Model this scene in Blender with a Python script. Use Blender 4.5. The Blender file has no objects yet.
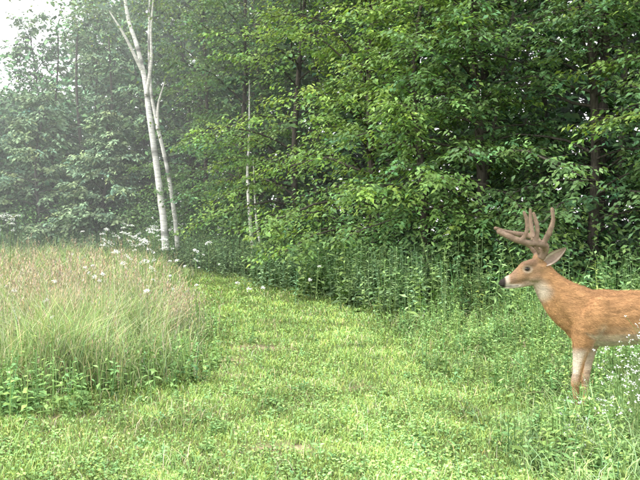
import bpy, math, random
import numpy as np
from mathutils import Vector
rng=np.random.default_rng(7)
sc=bpy.context.scene
CAMH=1.37; F=686.0; HZ=232.0

# ---------------------------------------------------------------- helpers
def nz(x,y,s,seed=0,n=7):
    r=np.random.default_rng(seed+100); o=np.zeros_like(np.asarray(x,float))
    for i in range(n):
        a=r.uniform(0,2*math.pi); k=r.uniform(0.6,1.8)/s; p=r.uniform(0,6.28)
        o=o+np.sin((x*math.cos(a)+y*math.sin(a))*k*3.0+p+1.3*np.sin(y*k*1.7+p*2))
    return o/n*1.6
def sstep(a,b,v):
    t=np.clip((v-a)/(b-a),0,1); return t*t*(3-2*t)
def gz(x,y):
    x=np.asarray(x,float); y=np.asarray(y,float)
    d=np.clip(y-9,0,30)
    return 0.022*d+0.03*nz(x,y,3.5,3)*sstep(2,6,y)+0.012*nz(x,y,0.7,4)
class MB:
    def __init__(s): s.v=[];s.c=[];s.q=[];s.qm=[];s.t=[];s.tm=[];s.n=0
    def add(s,v,c,q=None,t=None,m=0):
        v=np.asarray(v,float).reshape(-1,3); c=np.asarray(c,float)
        if c.ndim==1: c=np.tile(c,(len(v),1))
        s.v.append(v); s.c.append(c[:,:3])
        if q is not None and len(q): q=np.asarray(q)+s.n; s.q.append(q); s.qm.append(np.full(len(q),m))
        if t is not None and len(t): t=np.asarray(t)+s.n; s.t.append(t); s.tm.append(np.full(len(t),m))
        s.n+=len(v)
    def build(s,name,mats,smooth=False,parent=None):
        v=np.concatenate(s.v); c=np.concatenate(s.c)
        q=np.concatenate(s.q) if s.q else np.zeros((0,4),int); t=np.concatenate(s.t) if s.t else np.zeros((0,3),int)
        mi=np.concatenate(s.qm+s.tm)
        me=bpy.data.meshes.new(name); me.vertices.add(len(v)); me.vertices.foreach_set('co',v.astype(np.float32).ravel())
        nl=len(q)*4+len(t)*3; me.loops.add(nl); me.loops.foreach_set('vertex_index',np.concatenate([q.ravel(),t.ravel()]).astype(np.int32))
        nf=len(q)+len(t); me.polygons.add(nf)
        ls=np.concatenate([np.arange(len(q))*4,len(q)*4+np.arange(len(t))*3]).astype(np.int32)
        me.polygons.foreach_set('loop_start',ls)
        me.polygons.foreach_set('material_index',mi.astype(np.int32))
        me.update(calc_edges=True)
        if smooth: me.polygons.foreach_set('use_smooth',np.ones(nf,bool))
        a=me.color_attributes.new('Col','FLOAT_COLOR','POINT')
        cc=np.ones((len(v),4),np.float32); cc[:,:3]=np.clip(c,0,1); a.data.foreach_set('color',cc.ravel())
        for m in mats: me.materials.append(m)
        ob=bpy.data.objects.new(name,me); sc.collection.objects.link(ob)
        if parent: ob.parent=parent
        return ob
def nrm(a): return a/np.maximum(np.linalg.norm(a,axis=-1,keepdims=True),1e-9)
def leaves(mb,p,d,up,L,W,col,m=0,fold=0.15):
    n=len(p); d=nrm(d); s=nrm(np.cross(d,up)); u=np.cross(s,d)
    L=np.broadcast_to(L,(n,)).reshape(-1,1); W=np.broadcast_to(W,(n,)).reshape(-1,1)
    a=p; b=p+d*L*0.45+s*W*0.5+u*W*fold; t=p+d*L-u*L*0.08; c=p+d*L*0.45-s*W*0.5+u*W*fold
    v=np.stack([a,b,t,c],1).reshape(-1,3); q=np.arange(4*n).reshape(n,4)
    mb.add(v,np.repeat(col,4,0),q=q,m=m)
def blades(mb,p,h,w,lean,col,az=None,m=0,tipc=1.25,basec=0.6):
    n=len(p); 
    if az is None: az=rng.uniform(0,2*math.pi,n)
    d=np.stack([np.cos(az),np.sin(az),np.zeros(n)],1); fa=rng.uniform(0,math.pi,n)
    s=np.stack([np.cos(fa),np.sin(fa),np.zeros(n)],1)
    h=h.reshape(-1,1); w=np.broadcast_to(w,(n,)).reshape(-1,1); lean=np.broadcast_to(lean,(n,)).reshape(-1,1)
    z=np.array([[0,0,1.0]])
    m1=p+z*h*0.55+d*h*lean*0.3; t=p+z*h*(1-0.35*lean)+d*h*lean
    v=np.stack([p-s*w*.5,p+s*w*.5,m1+s*w*.42,m1-s*w*.42,t],1).reshape(-1,3)
    i=np.arange(n)*5
    q=np.stack([i,i+1,i+2,i+3],1); tr=np.stack([i+3,i+2,i+4],1)
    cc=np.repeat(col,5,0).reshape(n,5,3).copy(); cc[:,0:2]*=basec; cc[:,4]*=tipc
    mb.add(v,cc.reshape(-1,3),q=q,t=tr,m=m)
    return t
def tube(mb,pts,rad,col,k=7,m=0,cap=False,jit=0):
    pts=np.asarray(pts,float); n=len(pts); rad=np.broadcast_to(rad,(n,))
    tg=nrm(np.gradient(pts,axis=0)); ref=np.array([0.31,0.95,0.05]) if abs(tg[0,2])>0.7 else np.array([0,0,1.0])
    a=nrm(np.cross(tg,ref)); b=np.cross(tg,a)
    th=np.arange(k)*2*math.pi/k
    r=rad[:,None]*(1+jit*rng.normal(size=(n,k)))
    v=pts[:,None]+r[...,None]*(a[:,None]*np.cos(th)[None,:,None]+b[:,None]*np.sin(th)[None,:,None])
    i=np.arange(n-1)[:,None]*k; j=np.arange(k)[None]; j2=(j+1)%k
    q=np.stack([i+j,i+j2,i+k+j2,i+k+j],-1).reshape(-1,4)
    col=np.asarray(col,float)
    if col.ndim==2: col=np.repeat(col,k,0)
    mb.add(v.reshape(-1,3),col,q=q,m=m)
def cat(P,n=6):
    P=np.asarray(P,float); Q=np.vstack([2*P[0]-P[1],P,2*P[-1]-P[-2]]); out=[]
    for i in range(1,len(Q)-2):
        for t in np.arange(n)/n:
            a,b,c,d=Q[i-1],Q[i],Q[i+1],Q[i+2]
            out.append(0.5*((2*b)+(-a+c)*t+(2*a-5*b+4*c-d)*t*t+(-a+3*b-3*c+d)*t**3))
    out.append(P[-1]); return np.array(out)

# ---------------------------------------------------------------- materials
def mat_new(name):
    m=bpy.data.materials.new(name); m.use_nodes=True; nt=m.node_tree; nt.nodes.clear(); return m,nt,nt.nodes,nt.links
def leaf_mat(name,trans=0.35,rough=0.55,spec=0.3,ns=3.0,tint=(1.25,1.15,0.55)):
    m,nt,N,Lk=mat_new(name)
    at=N.new('ShaderNodeAttribute'); at.attribute_name='Col'
    tc=N.new('ShaderNodeTexCoord'); no=N.new('ShaderNodeTexNoise'); no.inputs['Scale'].default_value=ns; no.inputs['Detail'].default_value=1
    Lk.new(tc.outputs['Object'],no.inputs['Vector'])
    mr=N.new('ShaderNodeMapRange'); mr.inputs[1].default_value=.3; mr.inputs[2].default_value=.7; mr.inputs[3].default_value=.72; mr.inputs[4].default_value=1.28
    Lk.new(no.outputs['Fac'],mr.inputs[0])
    mu=N.new('ShaderNodeVectorMath'); mu.operation='SCALE'; Lk.new(at.outputs['Color'],mu.inputs[0]); Lk.new(mr.outputs[0],mu.inputs['Scale'])
    if spec>0:
        pb=N.new('ShaderNodeBsdfPrincipled'); pb.inputs['Roughness'].default_value=rough; pb.inputs['Specular IOR Level'].default_value=spec
        Lk.new(mu.outputs[0],pb.inputs['Base Color'])
    else:
        pb=N.new('ShaderNodeBsdfDiffuse'); Lk.new(mu.outputs[0],pb.inputs['Color'])
    o=N.new('ShaderNodeOutputMaterial')
    if trans<=0: Lk.new(pb.outputs[0],o.inputs[0]); return m
    tb=N.new('ShaderNodeBsdfTranslucent'); m2=N.new('ShaderNodeVectorMath'); m2.operation='MULTIPLY'; m2.inputs[1].default_value=tint
    Lk.new(mu.outputs[0],m2.inputs[0]); Lk.new(m2.outputs[0],tb.inputs['Color'])
    mx=N.new('ShaderNodeMixShader'); mx.inputs[0].default_value=trans
    Lk.new(pb.outputs[0],mx.inputs[1]); Lk.new(tb.outputs[0],mx.inputs[2])
    Lk.new(mx.outputs[0],o.inputs[0]); return m
def solid_mat(name,rough=0.85,spec=0.2,ns=20,lo=.7,hi=1.3,bump=0.3,bs=40,stretch=(1,1,1),bdist=0.01):
    m,nt,N,Lk=mat_new(name)
    at=N.new('ShaderNodeAttribute'); at.attribute_name='Col'
    tc=N.new('ShaderNodeTexCoord'); mp=N.new('ShaderNodeMapping'); mp.inputs['Scale'].default_value=stretch; Lk.new(tc.outputs['Object'],mp.inputs[0])
    no=N.new('ShaderNodeTexNoise'); no.inputs['Scale'].default_value=ns; no.inputs['Detail'].default_value=6; Lk.new(mp.outputs[0],no.inputs['Vector'])
    mr=N.new('ShaderNodeMapRange'); mr.inputs[1].default_value=.3; mr.inputs[2].default_value=.7; mr.inputs[3].default_value=lo; mr.inputs[4].default_value=hi
    Lk.new(no.outputs['Fac'],mr.inputs[0])
    mu=N.new('ShaderNodeVectorMath'); mu.operation='SCALE'; Lk.new(at.outputs['Color'],mu.inputs[0]); Lk.new(mr.outputs[0],mu.inputs['Scale'])
    n2=N.new('ShaderNodeTexNoise'); n2.inputs['Scale'].default_value=bs; n2.inputs['Detail'].default_value=5; Lk.new(mp.outputs[0],n2.inputs['Vector'])
    bp=N.new('ShaderNodeBump'); bp.inputs['Strength'].default_value=bump; bp.inputs['Distance'].default_value=bdist; Lk.new(n2.outputs['Fac'],bp.inputs['Height'])
    pb=N.new('ShaderNodeBsdfPrincipled'); pb.inputs['Roughness'].default_value=rough; pb.inputs['Specular IOR Level'].default_value=spec
    Lk.new(mu.outputs[0],pb.inputs['Base Color']); Lk.new(bp.outputs[0],pb.inputs['Normal'])
    o=N.new('ShaderNodeOutputMaterial'); Lk.new(pb.outputs[0],o.inputs[0]); return m
M_leaf=leaf_mat('leaf_foliage',0.35,.5,.3,3,(1.15,1.1,.6))
M_far=leaf_mat('far_foliage',0,.5,0,1.0)
M_grass=leaf_mat('grass_blade',0,0.6,0,1.5)
M_bark=solid_mat('bark',0.9,0.1,8,.6,1.4,.8,12,(4,4,1),0.03)
M_birch=solid_mat('birch_bark',0.7,0.2,3,.6,1.2,.4,20,(1.5,1.5,9),0.01)
M_ground=solid_mat('soil_and_moss',0.95,0.05,5,.6,1.4,.6,30,(1,1,1),0.03)
M_fur=solid_mat('deer_fur',0.85,0.1,30,.74,1.22,.6,120,(0.35,1,1),0.008)
M_velvet=solid_mat('antler_velvet',0.8,0.15,25,.7,1.3,.4,90,(1,1,1),0.004)
M_petal=leaf_mat('white_petal',0.25,0.6,0,5,(1,1,1))
m,nt,N,Lk=mat_new('deer_eye'); pb=N.new('ShaderNodeBsdfPrincipled'); pb.inputs['Base Color'].default_value=(0.008,0.005,0.004,1); pb.inputs['Roughness'].default_value=0.08
o=N.new('ShaderNodeOutputMaterial'); Lk.new(pb.outputs[0],o.inputs[0]); M_eye=m

# ---------------------------------------------------------------- zones
PY=np.array([0,3.5,4.5,5.5,6.2,7,8,10,14,18,22,26,40]); 
PL=np.array([-4.5,-4.2,-3.0,-2.2,-1.35,-1.40,-1.55,-1.95,-2.8,-3.8,-6.0,-10.,-16.])
PR=np.array([2.2,1.5,1.35,1.45,1.5,1.5,1.35,1.0,-0.1,-1.8,-3.8,-7.,-14])
def zl(x,y): return sstep(-0.45,0.45,np.interp(y,PY,PL)+0.30*nz(x,y,1.0,11)-x)
def zr(x,y): return sstep(-0.45,0.8,x-np.interp(y,PY,PR)+0.35*nz(x,y,1.2,12))
TY=np.array([[9.,10],[4,10.8],[1,12.6],[-1,16.5],[-4,22],[-8,26],[-14,27],[-24,24]])
def treeline(x): return np.interp(x,TY[::-1,0],TY[::-1,1])
DP=[(-1.08,7.3,.40,.28),(-0.72,8.1,.35,.3),(-0.95,6.6,.25,.15),(-0.25,4.35,.35,.12),(-1.9,5.0,.2,.1),(0.3,6.1,.2,.1)]
def dirt(x,y):
    d=np.zeros_like(x)
    for a,b,c,e in DP: d=np.maximum(d,np.exp(-(((x-a)/c)**2+((y-b)/e)**2)))
    return d*np.clip(.75+.5*nz(x,y,.12,77),0,1)

# ---------------------------------------------------------------- ground
u=np.linspace(-1,1,420); gx=np.sinh(u*5.2)/math.sinh(5.2)*320; gy=np.sinh(u*5.2)/math.sinh(5.2)*320+6
X,Y=np.meshgrid(gx,gy); Z=gz(X,Y)*sstep(300,100,np.hypot(X,Y))
v=np.stack([X,Y,Z-0.005],-1).reshape(-1,3); n=420
i=(np.arange(n-1)[:,None]*n+np.arange(n-1)[None]).ravel(); q=np.stack([i,i+1,i+n+1,i+n],1)
x=v[:,0];y=v[:,1]
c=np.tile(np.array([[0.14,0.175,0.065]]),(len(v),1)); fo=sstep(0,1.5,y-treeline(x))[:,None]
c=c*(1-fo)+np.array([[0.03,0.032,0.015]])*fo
dd=np.clip(dirt(x,y)*1.3,0,1)[:,None]; c=c*(1-dd)+np.array([[0.32,0.24,0.17]])*dd
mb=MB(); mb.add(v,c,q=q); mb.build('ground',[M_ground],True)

# ---------------------------------------------------------------- short grass on the trail
def wedge(n,y0,y1,k=0.62):
    y=np.exp(rng.uniform(math.log(y0),math.log(y1),n)); x=rng.uniform(-1,1,n)*(k*y+0.4); return x,y
def gcol(n,base,var=0.22,hv=0.08):
    b=np.exp(rng.normal(0,var,n))[:,None]; h=rng.normal(0,hv,n)
    return np.array(base)[None]*b*np.stack([1+h*1.3,1+h*.2,1-h],1)
mb=MB()
x,y=wedge(330000,2.6,26); keep=(rng.random(len(x))>zl(x,y)*0.5)&(rng.random(len(x))>0.95*dirt(x,y))&(y<treeline(x)+0.5)
x,y=x[keep],y[keep]; n=len(x)
ten=nz(x,y,0.35,21); big=nz(x,y,1.4,22)
h=(0.025+0.03*rng.random(n)+0.035*np.clip(ten,0,1))*(1+1.1*zr(x,y)+0.8*zl(x,y))*(1+0.03*y)
w=np.clip(0.0008*y,0.0035,0.012)*rng.uniform(.7,1.3,n)
gb=(0.33,0.47,0.135)
col=gcol(n,gb,.26,.10); col*= (1+0.22*big+0.22*ten)[:,None]
tan=rng.random(n)<0.08+0.18*np.clip(-big,0,1)*(1-zr(x,y)); col[tan]=gcol(tan.sum(),(0.55,0.48,0.30))
dk=zr(x,y)*.35; col*= (1-dk)[:,None]
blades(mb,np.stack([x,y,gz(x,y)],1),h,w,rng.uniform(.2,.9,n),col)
x,y=wedge(150000,2.6,18); keep=(rng.random(len(x))>zl(x,y)*0.9)&(rng.random(len(x))>0.93*dirt(x,y))&(rng.random(len(x))<0.25+1.0*np.clip(nz(x,y,.6,31)+.2,0,1))&(y<treeline(x))
x,y=x[keep],y[keep]; n=len(x); a=rng.uniform(0,6.28,n)
p=np.stack([x,y,gz(x,y)+0.015+0.05*rng.random(n)+0.04*zr(x,y)],1)
d=np.stack([np.cos(a),np.sin(a),rng.normal(0,.3,n)],1); up=np.stack([rng.normal(0,.35,n),rng.normal(0,.35,n),np.ones(n)],1)
s=rng.uniform(.012,.026,n)*np.clip(y/7,1,2)
col=gcol(n,(0.26,0.42,0.14))*(1+0.20*nz(x,y,1.4,22))[:,None]*(1-.25*zr(x,y))[:,None]
leaves(mb,p,d,up,s,s*.85,col)
x,y=wedge(40000,2.6,20); keep=(nz(x,y,.5,41)>.2)|(rng.random(len(x))<.15); x,y=x[keep],y[keep]; keep=y<treeline(x); x,y=x[keep],y[keep]; n=len(x)
col=gcol(n,(0.27,0.41,0.14)); tan=rng.random(n)<.2; col[tan]=gcol(tan.sum(),(.55,.49,.32))
blades(mb,np.stack([x,y,gz(x,y)],1),rng.uniform(.06,.18,n),np.clip(.0008*y,.004,.01),rng.uniform(.3,1,n),col)
mb.build('short_grass',[M_grass])

# ---------------------------------------------------------------- tall grass left
mb=MB()
def inleft(n,y0,y1,k=.66):
    x,y=wedge(n,y0,y1,k); kp=(rng.random(len(x))<zl(x,y))&(y<treeline(x)-.3)&(y>5.0+0.35*nz(x,y,.8,9)); return x[kp],y[kp]
x,y=inleft(210000,4.7,24); n=len(x); edge=np.clip((np.interp(y,PY,PL)-x+.35)/1.0,0.15,1)*np.clip((y-4.5)/1.2,.3,1)
h=(0.26+0.62*rng.random(n))*(0.40+.60*edge)*(1+.3*nz(x,y,.8,51))
col=gcol(n,(0.27,0.38,0.145)); tn=rng.random(n)<.24; col[tn]=gcol(tn.sum(),(0.52,0.47,0.30)); col*=(1+.25*nz(x,y,1.1,52))[:,None]
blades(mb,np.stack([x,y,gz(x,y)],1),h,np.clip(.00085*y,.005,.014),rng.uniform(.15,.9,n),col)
x,y=inleft(40000,5.2,20); kp=rng.random(len(x))<.10+.85*sstep(-.2,.7,nz(x,y,1.0,53))*sstep(13,8,y); x,y=x[kp],y[kp]; n=len(x)
edge=np.clip((np.interp(y,PY,PL)-x+.25)/1.0,0.1,1)*np.clip((y-4.6)/1.3,.25,1)
h=(0.66+.52*rng.random(n))*(.5+.5*edge)
c1=gcol(n,(0.46,0.43,0.28),.2,.06); p=np.stack([x,y,gz(x,y)],1)
t=blades(mb,p,h,np.clip(.0005*y,.003,.007),rng.uniform(.02,.35,n),c1,basec=.7,tipc=1)
k=6
for j in range(k):
    a=rng.uniform(0,6.28,n); r=.012*rng.random(n)
    pp=t+np.stack([np.cos(a)*r,np.sin(a)*r,-.13*(j/k)*np.ones(n)],1)
    d=np.stack([np.cos(a)*.5,np.sin(a)*.5,np.ones(n)],1)
    leaves(mb,pp,d,np.stack([np.cos(a),np.sin(a),np.zeros(n)],1)+.01,rng.uniform(.025,.045,n),np.clip(.001*y,.005,.011),gcol(n,(0.46,0.35,0.26),.25,.08))
mb.build('tall_grass',[M_grass])

# ---------------------------------------------------------------- broadleaf weeds
def weeds(mb,x,y,h,nl,ls,base,w=.4,rosette=False,var=.2,lnm=.22):
    n=len(x); p=np.stack([x,y,gz(x,y)],1); la=rng.uniform(0,6.28,n); ln=rng.uniform(0,lnm,n)
    top=p+np.stack([np.cos(la)*ln*h,np.sin(la)*ln*h,h],1)
    pc=gcol(n,base,var,.07)
    s=np.tile([[1.,0,0]],(n,1)); wd=np.full(n,.004)[:,None]
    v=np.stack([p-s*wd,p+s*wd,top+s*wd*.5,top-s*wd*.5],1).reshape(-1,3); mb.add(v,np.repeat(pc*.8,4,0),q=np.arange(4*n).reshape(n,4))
    for j in range(nl):
        f=(j+.5)/nl; f=.12+.88*f; a=la+j*2.4+rng.normal(0,.3,n)
        pp=p+(top-p)*f; up=np.stack([np.cos(a)*-.35,np.sin(a)*-.35,np.ones(n)],1)+rng.normal(0,.25,(n,3))
        d=np.stack([np.cos(a),np.sin(a),.45-rng.random(n)*.9+(.5 if f>.9 else 0)],1)
        L=ls*(1.1-.65*f)*rng.uniform(.7,1.3,n)
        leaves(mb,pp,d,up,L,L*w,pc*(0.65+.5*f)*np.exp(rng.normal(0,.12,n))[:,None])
mb=MB()
def inright(n,y0,y1,dens=1):
    x,y=wedge(n,y0,y1,.68); kp=(rng.random(len(x))<zr(x,y)*dens)&(y<treeline(x)+1.0)
    kp&=~((np.abs(x-2.2)<.9)&(np.abs(y-5.0)<.2)&(rng.random(len(x))<.5)); return x[kp],y[kp]
x,y=inright(26000,3.6,22); dt=np.clip(1-(treeline(x)-y)/5,0,1); dr=np.clip((x-np.interp(y,PY,PR))/2,0,1)
h=(.10+.24*rng.random(len(x))+.14*dr+.42*dt*rng.random(len(x))**2)*np.where(y<5.4,.9,1)*(1+.5*nz(x,y,.9,61))
for vname,lo,hi,ww,ls,base in (('a',0,.45,.30,.085,(.24,.37,.125)),('b',.45,.8,.5,.07,(.21,.355,.12)),('c',.8,1,.16,.10,(.26,.375,.15))):
    r=(nz(x,y,.8,62)*.25+.5+rng.normal(0,.15,len(x))); k=(r>=lo)&(r<hi) if vname!='c' else (r>=lo)
    weeds(mb,x[k],y[k],h[k],10,ls,base,ww)
x,y=wedge(11000,4.5,11,.66); e=np.interp(y,PY,PL)-x+.35*nz(x,y,.7,63); k=(e>-.5)&(e<1.9)&(rng.random(len(x))<np.where(y<7,.45,.2))&(y>4.7+.4*nz(x,y,.7,64)); x,y=x[k],y[k]
weeds(mb,x,y,(.08+.36*rng.random(len(x)))*(1+.4*nz(x,y,.5,65)),9,.085,(.21,.35,.12),.42)
x,y=wedge(900,2.8,9,.5); weeds(mb,x,y,.04+.07*rng.random(len(x)),8,.06,(.22,.36,.13),.45)
x=rng.uniform(-20,2,6000); y=treeline(x)-np.abs(rng.normal(0,1.2,len(x)))+.8; weeds(mb,x,y,.3+.8*rng.random(len(x)),12,.14,(.19,.29,.14),.4)
x=rng.uniform(-.5,6.2,520); y=treeline(x)-.1-np.abs(rng.normal(0,1.0,len(x))); nn=nz(x,y,.55,66); k=nn>-.1; x,y,nn=x[k],y[k],nn[k]
weeds(mb,x,y,(.4+.55*rng.random(len(x)))*(.8+.7*nn),16,.19,(.20,.32,.12),.42,lnm=.45)
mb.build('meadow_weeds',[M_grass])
mb=MB()
x,y=inright(120000,3.2,20); n=len(x); dr=np.clip((x-np.interp(y,PY,PR))/2,0,1)
h=(.10+.28*rng.random(n))*(.6+.65*dr)*(1+.4*nz(x,y,.8,71)); col=gcol(n,(.27,.39,.15)); tn=rng.random(n)<.20; col[tn]=gcol(tn.sum(),(.52,.47,.30))
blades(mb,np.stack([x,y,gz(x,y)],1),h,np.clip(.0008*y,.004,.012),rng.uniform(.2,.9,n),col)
x=rng.uniform(1.1,3.2,2900); y=rng.uniform(3.4,5.0,2900); k=x>1.2+.45*nz(x,y,.35,72)+ (y-3.4)*.15; x,y=x[k],y[k]; n=len(x)
blades(mb,np.stack([x,y,gz(x,y)],1),rng.uniform(.12,.50,n)*np.clip((x-.9)/1.1,.5,1),rng.uniform(.004,.008,n),rng.uniform(.3,1,n),gcol(n,(.32,.44,.20)))
mb.build('meadow_grass',[M_grass])
mb=MB()
x=rng.uniform(-1.5,6.5,560); y=treeline(x)-.0-np.abs(rng.normal(0,.9,len(x))); nn=nz(x,y,.5,81); k=nn>.12; x,y,nn=x[k],y[k],nn[k]
weeds(mb,x,y,rng.uniform(.4,1.25,len(x))*(.75+.5*nn),32,.13,(.22,.33,.15),.18,var=.22,lnm=.35)
weeds(mb,np.array([1.62,2.28,1.9,3.6,1.0]),np.array([10.,9.2,10.4,8.8,10.6]),np.array([1.4,1.5,1.15,1.0,.9]),46,.16,(.28,.43,.17),.18,var=.05)
mb.build('goldenrod_plants',[M_grass])

# ---------------------------------------------------------------- flowers
def stemflower(mb,x,y,h,umb=True,r=.045):
    for a,b,c in zip(x,y,h):
        z0=float(gz(a,b)); top=np.array([a+rng.normal(0,.04),b+rng.normal(0,.04),z0+c])
        tube(mb,[[a,b,z0],[(a+top[0])/2,(b+top[1])/2,z0+c*.5],list(top)],.0025,(.14,.22,.08),4,0)
        if umb:
            r_=r*rng.uniform(.5,1.15); n=46; rr=r_*np.sqrt(rng.random(n)); an=rng.uniform(0,6.28,n); tx,ty=rng.normal(0,.3,2)
            ox,oy=rr*np.cos(an),rr*np.sin(an); p=top+np.stack([ox,oy,ox*tx+oy*ty-.3*rr**2/r_+rng.normal(0,.007,n)],1)
            s=.012
        else:
            n=30; nc=8; cc=rng.normal(0,1,(nc,3))*np.array([.07,.05,.06]); p=top+cc[rng.integers(0,nc,n)]+rng.normal(0,.006,(n,3)); s=.010
            for q_ in cc: tube(mb,[list(top-np.array([0,0,.12])),list(top+q_)],.0014,(.16,.25,.09),3,0)
        an=rng.uniform(0,6.28,n); d=np.stack([np.cos(an),np.sin(an),rng.normal(0,.3,n)],1)
        leaves(mb,p,d,np.stack([rng.normal(0,.5,n),rng.normal(-.7,.5,n),np.ones(n)],1),s*1.3,s,gcol(n,(.78,.79,.76),.08,.01),m=1)
mb=MB()
px=np.clip(rng.normal(138,30,54),50,210); D=rng.uniform(8,16,54); stemflower(mb,(px-320)/F*D,D,rng.uniform(.85,1.45,54),True,.06)
px=rng.uniform(-10,22,9); D=rng.uniform(9,14,9); stemflower(mb,(px-320)/F*D,D,rng.uniform(1.3,1.65,9),True,.07)
px=rng.uniform(0,190,16); D=rng.uniform(6.5,12,16); stemflower(mb,(px-320)/F*D,D,rng.uniform(.5,.95,16),True,.028)
x=rng.uniform(-4,2,26); y=rng.uniform(9,17,26); k=x<.5; stemflower(mb,x[k],y[k],rng.uniform(.5,.8,k.sum()),True,.03)
mb.build('queen_annes_lace_flowers',[M_grass,M_petal])
mb=MB()
n=52; x=rng.uniform(1.85,2.5,n); y=rng.uniform(3.95,4.5,n); x=np.maximum(x,.432*y); stemflower(mb,x,y,rng.uniform(.4,.9,n)*np.clip((x/y-.40)*15,.5,1),False)
n=8; x=rng.uniform(1.5,1.9,n); y=rng.uniform(4.1,4.8,n); stemflower(mb,x,y,rng.uniform(.10,.26,n),False)
mb.build('fleabane_flowers',[M_grass,M_petal])

# ---------------------------------------------------------------- trees
G1=(.15,.27,.10); G2=(.205,.335,.10); G3=(.125,.23,.095)
def tree(name,x,y,h,R,z0,nl,base,lsz=.11,tw=14,lv=13,tr=.12,lean=(0,0),seed=0,bark=(.08,.07,.06),var=.22,barkmat=None,yell=.0,front=0,leafmat=None):
    global rng
    keep=rng; rng=np.random.default_rng(seed+500)
    mb=MB(); g=float(gz(x,y))-.05
    tp=[[x+lean[0]*f*h+.16*math.sin(f*5+seed)*f*2,y+lean[1]*f*h+.1*math.cos(f*4+seed)*f*2,g+f*h] for f in np.linspace(0,1,12)]
    tp=np.array(tp); tube(mb,tp,tr*(1.15-np.linspace(0,1,12)*1.05)+.01,bark,9,0,jit=.05)
    for i in range(nl):
        f=(i+rng.random())/nl; zz=z0+(h*.99-z0)*f; fr=zz/h
        s=np.array([np.interp(fr*h,np.linspace(0,h,12),tp[:,k]) for k in range(3)])
        az=i*2.39996+rng.normal(0,.4)
        if front and rng.random()<front: az=rng.uniform(-2.9,-.2)
        L=R*(1-.75*max(0,f-.25)**1.3/.7)*rng.uniform(.55,1.15)+.3; el=.25+.9*f+rng.normal(0,.16)
        dr=np.array([math.cos(az),math.sin(az),0]); t=np.linspace(0,1,7)
        C=s+dr*L*t[:,None]*math.cos(min(el,1.2))+np.array([0,0,1])*(L*math.sin(el)*t-L*.38*t*t)[:,None]
        C+=np.cumsum(rng.normal(0,.04,(7,3))*L*.4,0)
        tube(mb,C,(.017*L/2)*(1.15-t)+.003,bark,5,0)
        nt_=int(tw*L/R)+3; tt=rng.uniform(.15,1.02,nt_); sd=np.where(np.arange(nt_)%2==0,1,-1)
        P=np.stack([np.interp(tt,t,C[:,k]) for k in range(3)],1)
        ta=az+sd*rng.uniform(.4,1.2,nt_); tl=(.30+.28*(1-tt)*L/2+.2*rng.random(nt_))*min(1.4,L/1.6+.3)
        td=np.stack([np.cos(ta),np.sin(ta),rng.normal(-.08,.22,nt_)],1)
        tc=gcol(nt_,base,var,.08); 
        yl=rng.random(nt_)<yell; tc[yl]*=np.array([1.4,1.3,1.])
        e=P+td*tl[:,None]-np.array([0,0,1])*(.1*tl)[:,None]
        w=np.array([0,0,.003]); v=np.stack([P-w,P+w,e+w*.5,e-w*.5],1).reshape(-1,3); mb.add(v,np.array(bark),q=np.arange(4*nt_).reshape(-1,4))
        ss=np.tile(np.linspace(.05,1,lv),nt_); idx=np.repeat(np.arange(nt_),lv); n=len(idx); sg=np.where(np.arange(n)%2==0,1,-1)
        p=P[idx]+td[idx]*(tl[idx]*ss)[:,None]-np.array([0,0,1])*(.15*tl[idx]*ss**2)[:,None]+rng.normal(0,.035,(n,3))
        la=ta[idx]+sg*rng.uniform(.3,1.3,n); d=np.stack([np.cos(la),np.sin(la),-.45+rng.normal(0,.35,n)],1)
        up=np.stack([rng.normal(0,.40,n),rng.normal(-.30,.40,n),np.ones(n)],1)
        LL=lsz*rng.uniform(.6,1.25,n)
        leaves(mb,p,d,up,LL,LL*.5,tc[idx]*np.exp(rng.normal(0,.15,n))[:,None],m=1)
    ob=mb.build(name,[barkmat or M_bark,leafmat or M_leaf]); rng=keep; return ob
front=[(7.2,11.8,9,2.9,1.3,58,G1),(4.9,12.4,9.5,2.8,1.6,58,G3),(3.1,13.2,9.5,2.8,1.4,60,G1),(1.2,15.0,10,2.9,1.1,58,G2),(-.6,17.8,10.5,2.7,1.1,50,G2),
 (-2.4,20.6,11,2.8,.8,50,G3),(-4.2,24.8,12,2.8,1.0,46,G1),(5.9,10.6,7.5,2.3,2.6,34,G2),(2.0,13.2,6.5,2.0,1.2,28,G2)]
for k,a in enumerate(front):
    tree('deciduous_tree',a[0],a[1],a[2],a[3],a[4],a[5],a[6],lsz=.112,tw=22,lv=15,tr=.085,seed=k,yell=.10 if a[6]==G2 else .04,front=.4)
for k,(x_,y_,h_) in enumerate([(9,15,12),(6.5,16,12.5),(4,17,12.5),(2,19.5,13),(0,22.5,13.5),(-2.4,26,14),(-5.2,29.5,14)]):
    tree('deciduous_tree',x_,y_,h_,3.4,1.6,46,G3,lsz=.24,tw=13,lv=9,tr=.13,seed=30+k,leafmat=M_far)
H1=(.25,.36,.21); H2=(.22,.33,.18)  # paler greens: aerial haze painted into the far-left trees
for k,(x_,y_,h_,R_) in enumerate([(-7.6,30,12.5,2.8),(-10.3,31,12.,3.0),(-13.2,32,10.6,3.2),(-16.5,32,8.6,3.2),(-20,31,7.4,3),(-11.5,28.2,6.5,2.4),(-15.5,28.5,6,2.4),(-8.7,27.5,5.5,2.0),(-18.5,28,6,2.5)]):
    tree('deciduous_tree',x_,y_,h_,R_,.5,48,H1 if k%2 else H2,lsz=.19,tw=15,lv=14,tr=.06,seed=60+k,bark=(.14,.13,.12),leafmat=M_far)  # bark lightened as well, haze put into its colour
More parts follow.
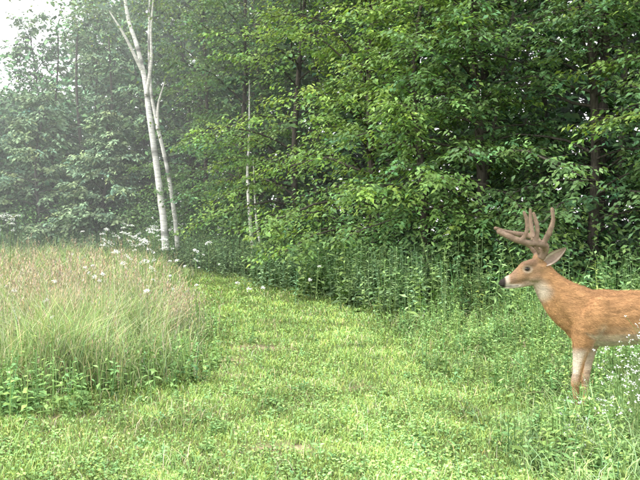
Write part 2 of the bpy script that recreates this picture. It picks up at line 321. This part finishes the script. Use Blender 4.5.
# forest mass
mb=MB()
def sprays(x,y,zt,col,nl,spread,l0,l1,mi=1,ratio=.6):
    nt_=len(x); idx=np.repeat(np.arange(nt_),nl); n=len(idx); a=rng.uniform(0,6.28,n)
    p=np.stack([x,y,zt+gz(x,y)],1)[idx]+rng.normal(0,1,(n,3))*np.array(spread); d=np.stack([np.cos(a),np.sin(a),rng.normal(-.4,.45,n)],1)
    up=np.stack([rng.normal(0,.5,n),rng.normal(-.45,.5,n),np.ones(n)],1); LL=rng.uniform(l0,l1,n)
    leaves(mb,p,d,up,LL,LL*ratio,col[idx]*np.exp(rng.normal(0,.16,n))[:,None],m=mi)
nt_=13000; x=rng.uniform(-34,24,nt_); tl_=treeline(x)
y=tl_+2.0+np.abs(rng.normal(0,1,nt_))*6+rng.random(nt_)*3; zt=rng.random(nt_)**.85*13.5
left=sstep(-9,-16,x); zt=zt*(1-.40*left)
k=rng.random(nt_)<.6+.4*nz(x+zt*.7,y+zt,2.2,90); x,y,zt=x[k],y[k],zt[k]
sprays(x,y,zt,gcol(len(x),(.085,.155,.075),.28,.07)*(1+1.2*sstep(-5,-12,x))[:,None],11,(.5,.5,.2),.18,.34)  # leaf colour lightened towards the left to paint in haze glow
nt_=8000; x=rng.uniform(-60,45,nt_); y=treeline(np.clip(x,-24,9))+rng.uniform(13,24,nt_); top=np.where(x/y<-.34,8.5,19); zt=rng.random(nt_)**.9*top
sprays(x,y,zt,gcol(len(x),(.10,.165,.09),.3,.06)*(1+1.0*sstep(-5,-14,x))[:,None],9,(1.,.8,.5),.45,.85,ratio=.75)  # deep foliage also brightened leftwards, haze painted into its colour
for k in range(26):
    x_=rng.uniform(-12,16); y_=float(treeline(x_))+rng.uniform(2.5,9); g=float(gz(x_,y_)); r=rng.uniform(.04,.10); lx=rng.normal(0,.06)
    tube(mb,[[x_+lx*h*1.+.15*math.sin(h*.6+k),y_,g+h] for h in np.linspace(0,9.5,10)],r*np.linspace(1.1,.4,10),np.array([.09,.083,.07])*rng.uniform(.6,1.8),7,0,jit=.05)
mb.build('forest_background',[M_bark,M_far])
mb=MB()
nt_=4600; x=rng.uniform(-22,9,nt_); y=treeline(x)+.4+np.abs(rng.normal(0,1.2,nt_)); zt=.1+rng.random(nt_)**1.2*2.6*(.6+.5*nz(x,y,1.3,95))
sprays(x,y,np.abs(zt),gcol(nt_,(.135,.23,.09),.28,.08)*(1+.6*sstep(-5,-12,x))[:,None],17,(.24,.24,.14),.07,.15,mi=0,ratio=.5)  # shrub colour raised on the left as painted haze
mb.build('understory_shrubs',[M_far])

# birches
def birch(pix,D,wpx,seed,limbs,crown=True):
    pts=np.array([[(a-320)/F*D,D+dy,CAMH-(b-HZ)/F*D] for a,b,dy in pix]); pts=cat(pts,8)
    mb=MB(); n=len(pts); rad=np.interp(np.linspace(0,1,n),[0,.3,1],[wpx*1.0,wpx*.85,wpx*.4])/F*D*.5
    g=np.random.default_rng(seed); col=np.tile([[.82,.80,.77]],(n,1))*g.uniform(.85,1.05,(n,1)); 
    dk=g.random(n)<.12; col[dk]*=.35
    tube(mb,pts,rad,col,10,0,jit=.04)
    for a in limbs:
        P=cat(np.array([[(q[0]-320)/F*D,D+q[2],CAMH-(q[1]-HZ)/F*D] for q in a]),5); tube(mb,P,np.linspace(.07,.02,len(P)),(.66,.64,.60),6,0)
    if crown:
        nt_=170; r=g.normal(0,1,(nt_,3))*np.array([1.6,1.3,1.4]); c0=pts[-1]+np.array([0,0,.9]); cc=c0+r
        idx=np.repeat(np.arange(nt_),14); m_=len(idx); a=g.uniform(0,6.28,m_)
        p=cc[idx]+g.normal(0,1,(m_,3))*np.array([.3,.3,.2]); d=np.stack([np.cos(a),np.sin(a),g.normal(-.5,.3,m_)],1)
        LL=g.uniform(.07,.12,m_); leaves(mb,p,d,np.stack([g.normal(0,.5,m_),g.normal(0,.5,m_),np.ones(m_)],1),LL,LL*.7,gcol(m_,(.22,.32,.16)),m=1)
    mb.build('birch_tree',[M_birch,M_leaf])
birch([(166,250,0),(163,215,0),(156,165,.1),(149,115,.1),(144,80,.2),(136,45,.2),(126,15,.3),(120,-30,.3)],22.0,7.4,1,[[(147,95,0),(151,60,.1),(150,30,.2),(153,-10,.2)],[(142,70,0),(128,40,-.2),(113,15,-.3)]])
birch([(178,250,0),(174,210,0),(166,165,.1),(157,125,.1),(150,90,.2),(148,40,.2),(149,-25,.3)],22.6,4.8,2,[[(158,130,0),(157,105,.2),(163,80,.3)]])
birch([(254,262,0),(249,205,0),(246,170,.4),(243,130,1.6),(240,60,2.5)],18.2,4.0,3,[])
birch([(264,262,0),(257,225,0),(252,195,.8),(246,150,2.)],18.0,3.0,4,[],False)

# ---------------------------------------------------------------- deer (white-tailed buck in velvet)
DY=5.0; S=F/DY
def dp(px,py,dy=0): return np.array([(px-320)/S,DY+dy,CAMH-(py-HZ)/S])
deer=bpy.data.objects.new('white_tailed_deer',None); sc.collection.objects.link(deer)
def loft(mb,ch,n=6,k=18):
    A=cat(np.array(ch,float),n); P=np.array([dp(a[0],a[1],a[2]) for a in A]); rz=np.maximum(A[:,3],.4)/S; ry=np.maximum(A[:,4],.4)/S
    t=nrm(np.gradient(P,axis=0))
    def capend(P0,t0,a,b,sgn):
        L=[]; 
        for f in (.4,.75,.95,1.0): L.append((P0+sgn*t0*min(a,b)*math.sin(f*math.pi/2)*.9,t0,a*max(math.cos(f*math.pi/2),.02),b*max(math.cos(f*math.pi/2),.02)))
        return L
    rows=[(P[i],t[i],rz[i],ry[i]) for i in range(len(P))]
    rows=capend(P[0],t[0],rz[0],ry[0],-1)[::-1]+rows+capend(P[-1],t[-1],rz[-1],ry[-1],1)
    V=[];th=np.arange(k)*2*math.pi/k
    for p,tt,a,b in rows:
        s=np.array([0,1.,0]); s=nrm((s-tt*np.dot(s,tt))); u=np.cross(tt,s)
        V.append(p+a*np.outer(np.cos(th),u)+b*np.outer(np.sin(th),s))
    m_=len(V); V=np.array(V).reshape(-1,3)
    i=np.arange(m_-1)[:,None]*k; j=np.arange(k)[None]; j2=(j+1)%k
    q=np.stack([i+j,i+j2,i+k+j2,i+k+j],-1).reshape(-1,4)
    c0=len(V); V=np.vstack([V,rows[0][0],rows[-1][0]]); jj=np.arange(k)
    t1=np.stack([np.full(k,c0),(jj+1)%k,jj],1); t2=np.stack([np.full(k,c0+1),(m_-1)*k+jj,(m_-1)*k+(jj+1)%k],1)
    mb.add(V,(1,1,1),q=q,t=np.vstack([t1,t2]))
def fuse(mb,name,vox,sm):
    ob=mb.build(name+'_tmp',[]); 
    m=ob.modifiers.new('r','REMESH'); m.mode='VOXEL'; m.voxel_size=vox
    s=ob.modifiers.new('s','SMOOTH'); s.factor=.5; s.iterations=sm
    dg=bpy.context.evaluated_depsgraph_get(); me=bpy.data.meshes.new_from_object(ob.evaluated_get(dg)); 
    bpy.data.objects.remove(ob); me.name=name
    o=bpy.data.objects.new(name,me); sc.collection.objects.link(o); o.parent=deer
    me.polygons.foreach_set('use_smooth',np.ones(len(me.polygons),bool)); me.materials.clear(); return o
mb=MB()
loft(mb,[(573,322,0,19,12),(585,319,0,26,17),(600,318,0,28.5,20),(620,318,0,27.5,21.5),(645,317,0,26.5,22.5),(668,315,0,24.5,21),(690,314,0,23.5,19),(706,314,0,20,16),(716,316,0,12,10)])
loft(mb,[(541,272,0,11.5,8),(546,281,0,14,9),(554,291,0,17.5,10.5),(567,303,0,22.5,13),(584,314,0,26,16)])
loft(mb,[(502.5,283.3,0,4.0,4.2),(507,281.5,0,5.0,4.8),(514,278.8,0,6.2,5.2),(521,275,0,8.4,6.6),(528,271.5,0,10.3,8.4),(536,268.5,0,10.6,8.8),(543,268,0,9.2,8)])
loft(mb,[(506,287,0,2.2,3),(514,285.5,0,3,3.6),(524,283,0,4.2,4.5),(534,280,0,5,5)])
for s in (-1,1): loft(mb,[(521,267.5,s*.034,2.2,2.0),(526,264.5,s*.047,3,2.4),(532,263,s*.045,3.2,2.6)])
for s in (-1,1): loft(mb,[(529,277,s*.040,4,2.6),(536,276,s*.048,5,3)])
for s in (-1,1): loft(mb,[(537,262,s*.028,4.4,4),(539,256.5,s*.034,4,3.8)])
for s in (-1,1):
    loft(mb,[(596,300,s*.085,8,7),(590,314,s*.118,13,7),(583,330,s*.105,11,6.5)])
    loft(mb,[(700,304,s*.07,9,8),(696,320,s*.10,15,8)])
    loft(mb,[(548,284,s*.050,6,3),(560,300,s*.070,8,4),(574,316,s*.085,9,5)])
loft(mb,[(714,306,0,5,5),(722,318,0,6,7),(724,334,0,3.5,5)])
for s,off in ((-1,-2),(1,15)):
    y_=s*.085
    loft(mb,[(585+off*.5,318,y_,17,7),(582+off*.7,332,y_,13,7.5),(580+off,344,y_,9.5,6.5),(578+off,357,y_*.9,6.4,5.0),(576+off,371,y_*.85,4.5,3.9),(574.5+off,380,y_*.85,4.6,4.2),(574.5+off,386,y_*.85,3.6,3.3),(575+off,398,y_*.85,2.9,2.9),(575+off,409,y_*.85,3.2,3.2),(572.5+off,415,y_*.85,3.2,3.0),(570+off,419.5,y_*.85,3.6,3.2)])
for s,off in ((-1,6),(1,-10)):
    y_=s*.09
    loft(mb,[(694+off*.3,314,y_,20,9),(690+off*.6,330,y_,17.5,9.5),(690+off,345,y_,12,7.5),(698+off,358,y_*.9,7.5,5),(708+off,369,y_*.85,5.0,4),(711+off,376,y_*.85,4.8,3.8),(708+off,385,y_*.85,3.6,3.2),(703+off,400,y_*.85,3.1,3),(700+off,410,y_*.85,3.3,3.2),(697+off,415,y_*.85,3.2,3),(694+off,419.5,y_*.85,3.7,3.2)])
body=fuse(mb,'body',.0075,5)
me=body.data; nv=len(me.vertices); co=np.zeros(nv*3,np.float32); me.vertices.foreach_get('co',co); co=co.reshape(-1,3)
no=np.zeros(nv*3,np.float32); me.vertices.foreach_get('normal',no); no=no.reshape(-1,3)
def deercol(co,no):
    px=co[:,0]*S+320; py=HZ+(CAMH-co[:,2])*S; dy=co[:,1]-DY; n=len(co)
    c=np.tile([[.40,.225,.108]],(n,1))
    c=c*(1+.20*nz(co[:,0]*6,co[:,2]*6+dy*5,1.,15)+.10*nz(co[:,0]*25,co[:,2]*40,1.,16))[:,None]
    def mix(w,col):
        nonlocal c
        w=np.clip(w,0,1)[:,None]; c=c*(1-w)+np.array(col)[None]*w
    mix(sstep(.1,1,no[:,2])*(px>550)*.5,(.27,.14,.068))
    mix(sstep(-.1,-.8,no[:,2])*(px>575)*(py<360),(.60,.50,.39))
    mix(sstep(17,5,np.hypot((px-533)/1.2,(py-291)))*sstep(.6,-.2,no[:,2])*.9,(.68,.60,.50))
    mix(sstep(550,532,px)*.6,(.25,.165,.108))
    mix(sstep(10,3,np.hypot((px-527)*.8,(py-260.5)))*.6,(.15,.095,.068))
    mix(sstep(519,525,px)*sstep(530,524,px)*sstep(4,1,np.abs(py-(277-(px-514)*.45)))*.35,(.12,.08,.06))
    mix(sstep(5.8,3.6,np.hypot(px-525.5,(py-268.8)*1.25))*.55,(.50,.41,.32))
    mix(sstep(3.6,2.6,np.hypot(px-525.3,(py-268.8)*1.2))*.8,(.06,.04,.03))
    mix(sstep(519,513,px)*sstep(508,511,px)*(py<283)*.45,(.17,.12,.09))
    mix(sstep(510,507.5,px)*.6,(.54,.48,.42)); mix(sstep(282.5,285.5,py)*sstep(526,516,px)*.85,(.62,.56,.49))
    mix(sstep(1.0,.4,np.abs(py-(286.6-(px-504)*.10)))*(px<518)*(px>503)*.7,(.07,.05,.04))
    mix(sstep(505.8,504.0,px)*sstep(288,286.5,py)*.97,(.02,.017,.016))
    leg=(py>343)&(px>555)
    mix(leg*sstep(343,352,py)*(px<595)*(dy<0)*sstep(.25,-.5,no[:,0]*1.0+no[:,1]*.2)*sstep(384,372,py)*.75,(.66,.59,.51))
    mix(leg*(np.abs(dy)<.055)*.7,(.56,.47,.38))
    mix((py>372)*(px>555)*.5,(.30,.19,.11))
    mix(sstep(413,415,py)*(px>555)*1.,(.02,.018,.015))
    mix((px>716)*(py>310)*sstep(0,.6,no[:,0]),(.8,.76,.7))
    return c
c=deercol(co,no)
a=me.color_attributes.new('Col','FLOAT_COLOR','POINT'); cc=np.ones((nv,4),np.float32); cc[:,:3]=c; a.data.foreach_set('color',cc.ravel()); me.materials.append(M_fur)
me.calc_loop_triangles(); lt=np.zeros(len(me.loop_triangles)*3,np.int32); me.loop_triangles.foreach_get('vertices',lt); lt=lt.reshape(-1,3)
ar=np.linalg.norm(np.cross(co[lt[:,1]]-co[lt[:,0]],co[lt[:,2]]-co[lt[:,0]]),axis=1); nf=100000
ti=rng.choice(len(lt),nf,p=ar/ar.sum()); bw=rng.dirichlet([1,1,1],nf); 
P=(co[lt[ti]]*bw[...,None]).sum(1); Nn=nrm((no[lt[ti]]*bw[...,None]).sum(1))
px=P[:,0]*S+320; py=HZ+(CAMH-P[:,2])*S
kp=~((px<506.5)|(np.hypot(px-525.5,py-268.8)<2.8)|(py>412)); P,Nn,px,py=P[kp],Nn[kp],px[kp],py[kp]
fl=np.stack([np.ones(len(P)),np.zeros(len(P)),np.where(px<560,-.5,-.35)],1); fl[py>350]=[.15,0,-1]
fl=fl-Nn*np.sum(fl*Nn,1,keepdims=True); fl=nrm(nrm(fl)+rng.normal(0,.24,fl.shape)+Nn*.26)
Lf=np.where(px<545,.008,np.where(py>350,.011,.020))*rng.uniform(.7,1.3,len(P)); wf=.0024; sd=nrm(np.cross(fl,Nn))
v=np.stack([P-sd*wf*.5-Nn*.001,P+sd*wf*.5-Nn*.001,P+fl*Lf[:,None]],1).reshape(-1,3); fc=deercol(P,Nn)*np.exp(rng.normal(0,.24,len(P)))[:,None]
mbf=MB(); mbf.add(v,np.repeat(fc,3,0),t=np.arange(3*len(P)).reshape(-1,3)); mbf.build('fur',[M_fur],parent=deer)
for s in (-1,1):
    bpy.ops.mesh.primitive_uv_sphere_add(radius=.0150,segments=20,ring_count=12,location=tuple(dp(525.3,268.8,s*.0485))); e=bpy.context.object; e.name='eye'; e.scale=(1.2,1,.85); e.data.materials.append(M_eye); e.parent=deer
    for p in e.data.polygons: p.use_smooth=True
def ear(base,tip,facing,wid,name):
    base=np.array(base);tip=np.array(tip); ax=tip-base; L=np.linalg.norm(ax); ax=ax/L; f=nrm(np.array(facing,float)-ax*np.dot(facing,ax)); s=np.cross(ax,f)
    nu,nv_=14,11; V=[];C=[]
    for i in range(nu):
        t=i/(nu-1); w=wid*(math.sin(math.pi*min(1,(t*.86+.10)))**.75)*(1-.25*t); 
        if i==nu-1: w=.001
        for j in range(nv_):
            ph=(j/(nv_-1)*2-1)*1.25*(1.25-.55*t)
            V.append(base+ax*L*t+s*math.sin(ph)*w*.5/ math.sin(1.25)*1.0-f*(math.cos(ph)-.3)*w*.42+f*.01*t*t)
            e_=abs(j/(nv_-1)*2-1); C.append((.30,.22,.18) if e_<.5 else ((.47,.39,.32) if e_<.85 else (.16,.11,.075)))
    i=(np.arange(nu-1)[:,None]*nv_+np.arange(nv_-1)[None]).ravel(); q=np.stack([i,i+1,i+nv_+1,i+nv_],1)
    m_=MB(); m_.add(V,np.array(C),q=q); o=m_.build(name,[M_fur],True,deer); so=o.modifiers.new('s','SOLIDIFY'); so.thickness=.004; so.offset=0
ear(dp(542,264,-.045),dp(560,247.5,-.13),(-.25,-1,.15),.088,'ear_near')
ear(dp(540,262,.045),dp(548,247,.17),(-.6,-.8,.1),.08,'ear_far')
ma=MB()
def tine(pts,r0,r1,bulb=1.0):
    A=cat([[*dp(a,b,c)] for a,b,c in pts],6); n=len(A); t=np.linspace(0,1,n); r=1.12*(r0*(1-t)+r1*t)*(1+.07*np.sin(t*9+r0*900))
    k=10; tg=nrm(np.gradient(A,axis=0)); ref=np.array([0.2,1,.1]); aa=nrm(np.cross(tg,ref)); bb=np.cross(tg,aa); th=np.arange(k)*2*math.pi/k
    P=np.vstack([A,A[-1]+tg[-1]*r[-1]*.6,A[-1]+tg[-1]*r[-1]]); r=np.concatenate([r,[r[-1]*.75,r[-1]*.1]]); aa=np.vstack([aa,aa[-1],aa[-1]]); bb=np.vstack([bb,bb[-1],bb[-1]])
    V=(P[:,None]+r[:,None,None]*(aa[:,None]*np.cos(th)[None,:,None]+bb[:,None]*np.sin(th)[None,:,None])).reshape(-1,3); m_=len(P)
    i=np.arange(m_-1)[:,None]*k; j=np.arange(k)[None]; j2=(j+1)%k; q=np.stack([i+j,i+j2,i+k+j2,i+k+j],-1).reshape(-1,4)
    c0=len(V); V=np.vstack([V,P[0],P[-1]]); jj=np.arange(k)
    ma.add(V,(1,1,1),q=q,t=np.vstack([np.stack([np.full(k,c0),(jj+1)%k,jj],1),np.stack([np.full(k,c0+1),(m_-1)*k+jj,(m_-1)*k+(jj+1)%k],1)]))
tine([(539,258,-.034),(542,250,-.055),(540,245,-.10),(532,243.5,-.15),(520,242.5,-.185),(507,238.5,-.18),(493.5,231.5,-.15)],.028,.0165)
tine([(538,253,-.045),(534,247,-.05),(530,239,-.05)],.015,.010)
tine([(537,245,-.12),(543,232,-.14),(546,221,-.15),(545,209.5,-.15)],.019,.0105)
tine([(528,243,-.165),(529.5,232,-.18),(528.5,223,-.18),(526,214,-.175)],.0165,.010)
tine([(514,241.5,-.185),(518.5,231,-.20),(518.5,221,-.20),(516,213,-.195)],.0155,.010)
tine([(538,257.5,.034),(543,249,.06),(544,242,.11),(538,236.5,.17),(526,234,.2),(512,231.5,.19),(501,228,.16)],.024,.0125)
tine([(537,253,.045),(533,248,.05),(527,243,.05)],.014,.010)
tine([(540,238,.14),(538.5,229,.16),(537.5,219,.165),(537,209,.165)],.0175,.010)
ant=fuse(ma,'antlers',.0045,4); me=ant.data; nv=len(me.vertices); co=np.zeros(nv*3,np.float32); me.vertices.foreach_get('co',co); co=co.reshape(-1,3)
no=np.zeros(nv*3,np.float32); me.vertices.foreach_get('normal',no); no=no.reshape(-1,3)
g=.5+.5*nz(co[:,0]*20,co[:,2]*20,1.,5)[:,None]; c=np.array([[.185,.128,.09]])*(1-.5*g)+np.array([[.28,.21,.16]])*.5*g
a=me.color_attributes.new('Col','FLOAT_COLOR','POINT'); cc=np.ones((nv,4),np.float32); cc[:,:3]=c; a.data.foreach_set('color',cc.ravel()); me.materials.append(M_velvet)
ti=rng.integers(0,nv,14000); P=co[ti]+rng.normal(0,.0015,(14000,3)); Nn=no[ti]; fl=nrm(Nn+rng.normal(0,.6,Nn.shape)); sd=nrm(np.cross(fl,Nn+.01)); wf=.0016
v=np.stack([P-sd*wf*.5-Nn*.001,P+sd*wf*.5-Nn*.001,P+fl*rng.uniform(.003,.007,(14000,1))],1).reshape(-1,3)
mbf=MB(); mbf.add(v,np.repeat(c[ti]*np.exp(rng.normal(.1,.2,14000))[:,None],3,0),t=np.arange(42000).reshape(-1,3)); mbf.build('velvet_fuzz',[M_velvet],parent=deer)

# ---------------------------------------------------------------- morning mist
bpy.ops.mesh.primitive_cube_add(size=1,location=(0,39,11)); o=bpy.context.object; o.name='morning_mist'; o.scale=(110,48,26)
m,nt,N,Lk=mat_new('mist_volume'); vs=N.new('ShaderNodeVolumeScatter'); vs.inputs['Density'].default_value=.0125; vs.inputs['Anisotropy'].default_value=.2; vs.inputs['Color'].default_value=(.95,.98,1,1)
oo=N.new('ShaderNodeOutputMaterial'); Lk.new(vs.outputs[0],oo.inputs['Volume']); o.data.materials.append(m)

# ---------------------------------------------------------------- light, sky, camera
EL=math.radians(48); AZ=math.radians(-108)
w=bpy.data.worlds.new('World'); sc.world=w; w.use_nodes=True; N=w.node_tree.nodes; Lk=w.node_tree.links; bg=N['Background']
sk=N.new('ShaderNodeTexSky'); sk.sky_type='NISHITA'; sk.sun_disc=False; sk.sun_elevation=EL; sk.sun_rotation=AZ; sk.dust_density=5; sk.air_density=1.2
mx=N.new('ShaderNodeMix'); mx.data_type='RGBA'; mx.inputs['Factor'].default_value=.7; mx.inputs['B'].default_value=(23,23.3,23.4,1)
Lk.new(sk.outputs[0],mx.inputs['A']); Lk.new(mx.outputs['Result'],bg.inputs[0]); bg.inputs[1].default_value=.15
sd=bpy.data.lights.new('sun','SUN'); sd.energy=3.7; sd.angle=math.radians(12); sd.color=(1,.97,.90); so=bpy.data.objects.new('sun',sd); sc.collection.objects.link(so)
dirv=Vector((math.sin(AZ)*math.cos(EL),math.cos(AZ)*math.cos(EL),math.sin(EL))); so.rotation_euler=dirv.to_track_quat('Z','Y').to_euler()
cam=bpy.data.cameras.new('camera'); cam.lens=36*F/640; cam.sensor_width=36; cam.clip_start=.05; cam.clip_end=2000
co_=bpy.data.objects.new('camera',cam); sc.collection.objects.link(co_); co_.location=(0,0,CAMH); co_.rotation_euler=(math.radians(90)-math.atan(8/F),0,0); sc.camera=co_
sc.view_settings.view_transform='Standard'; sc.view_settings.look='None'; sc.view_settings.exposure=0
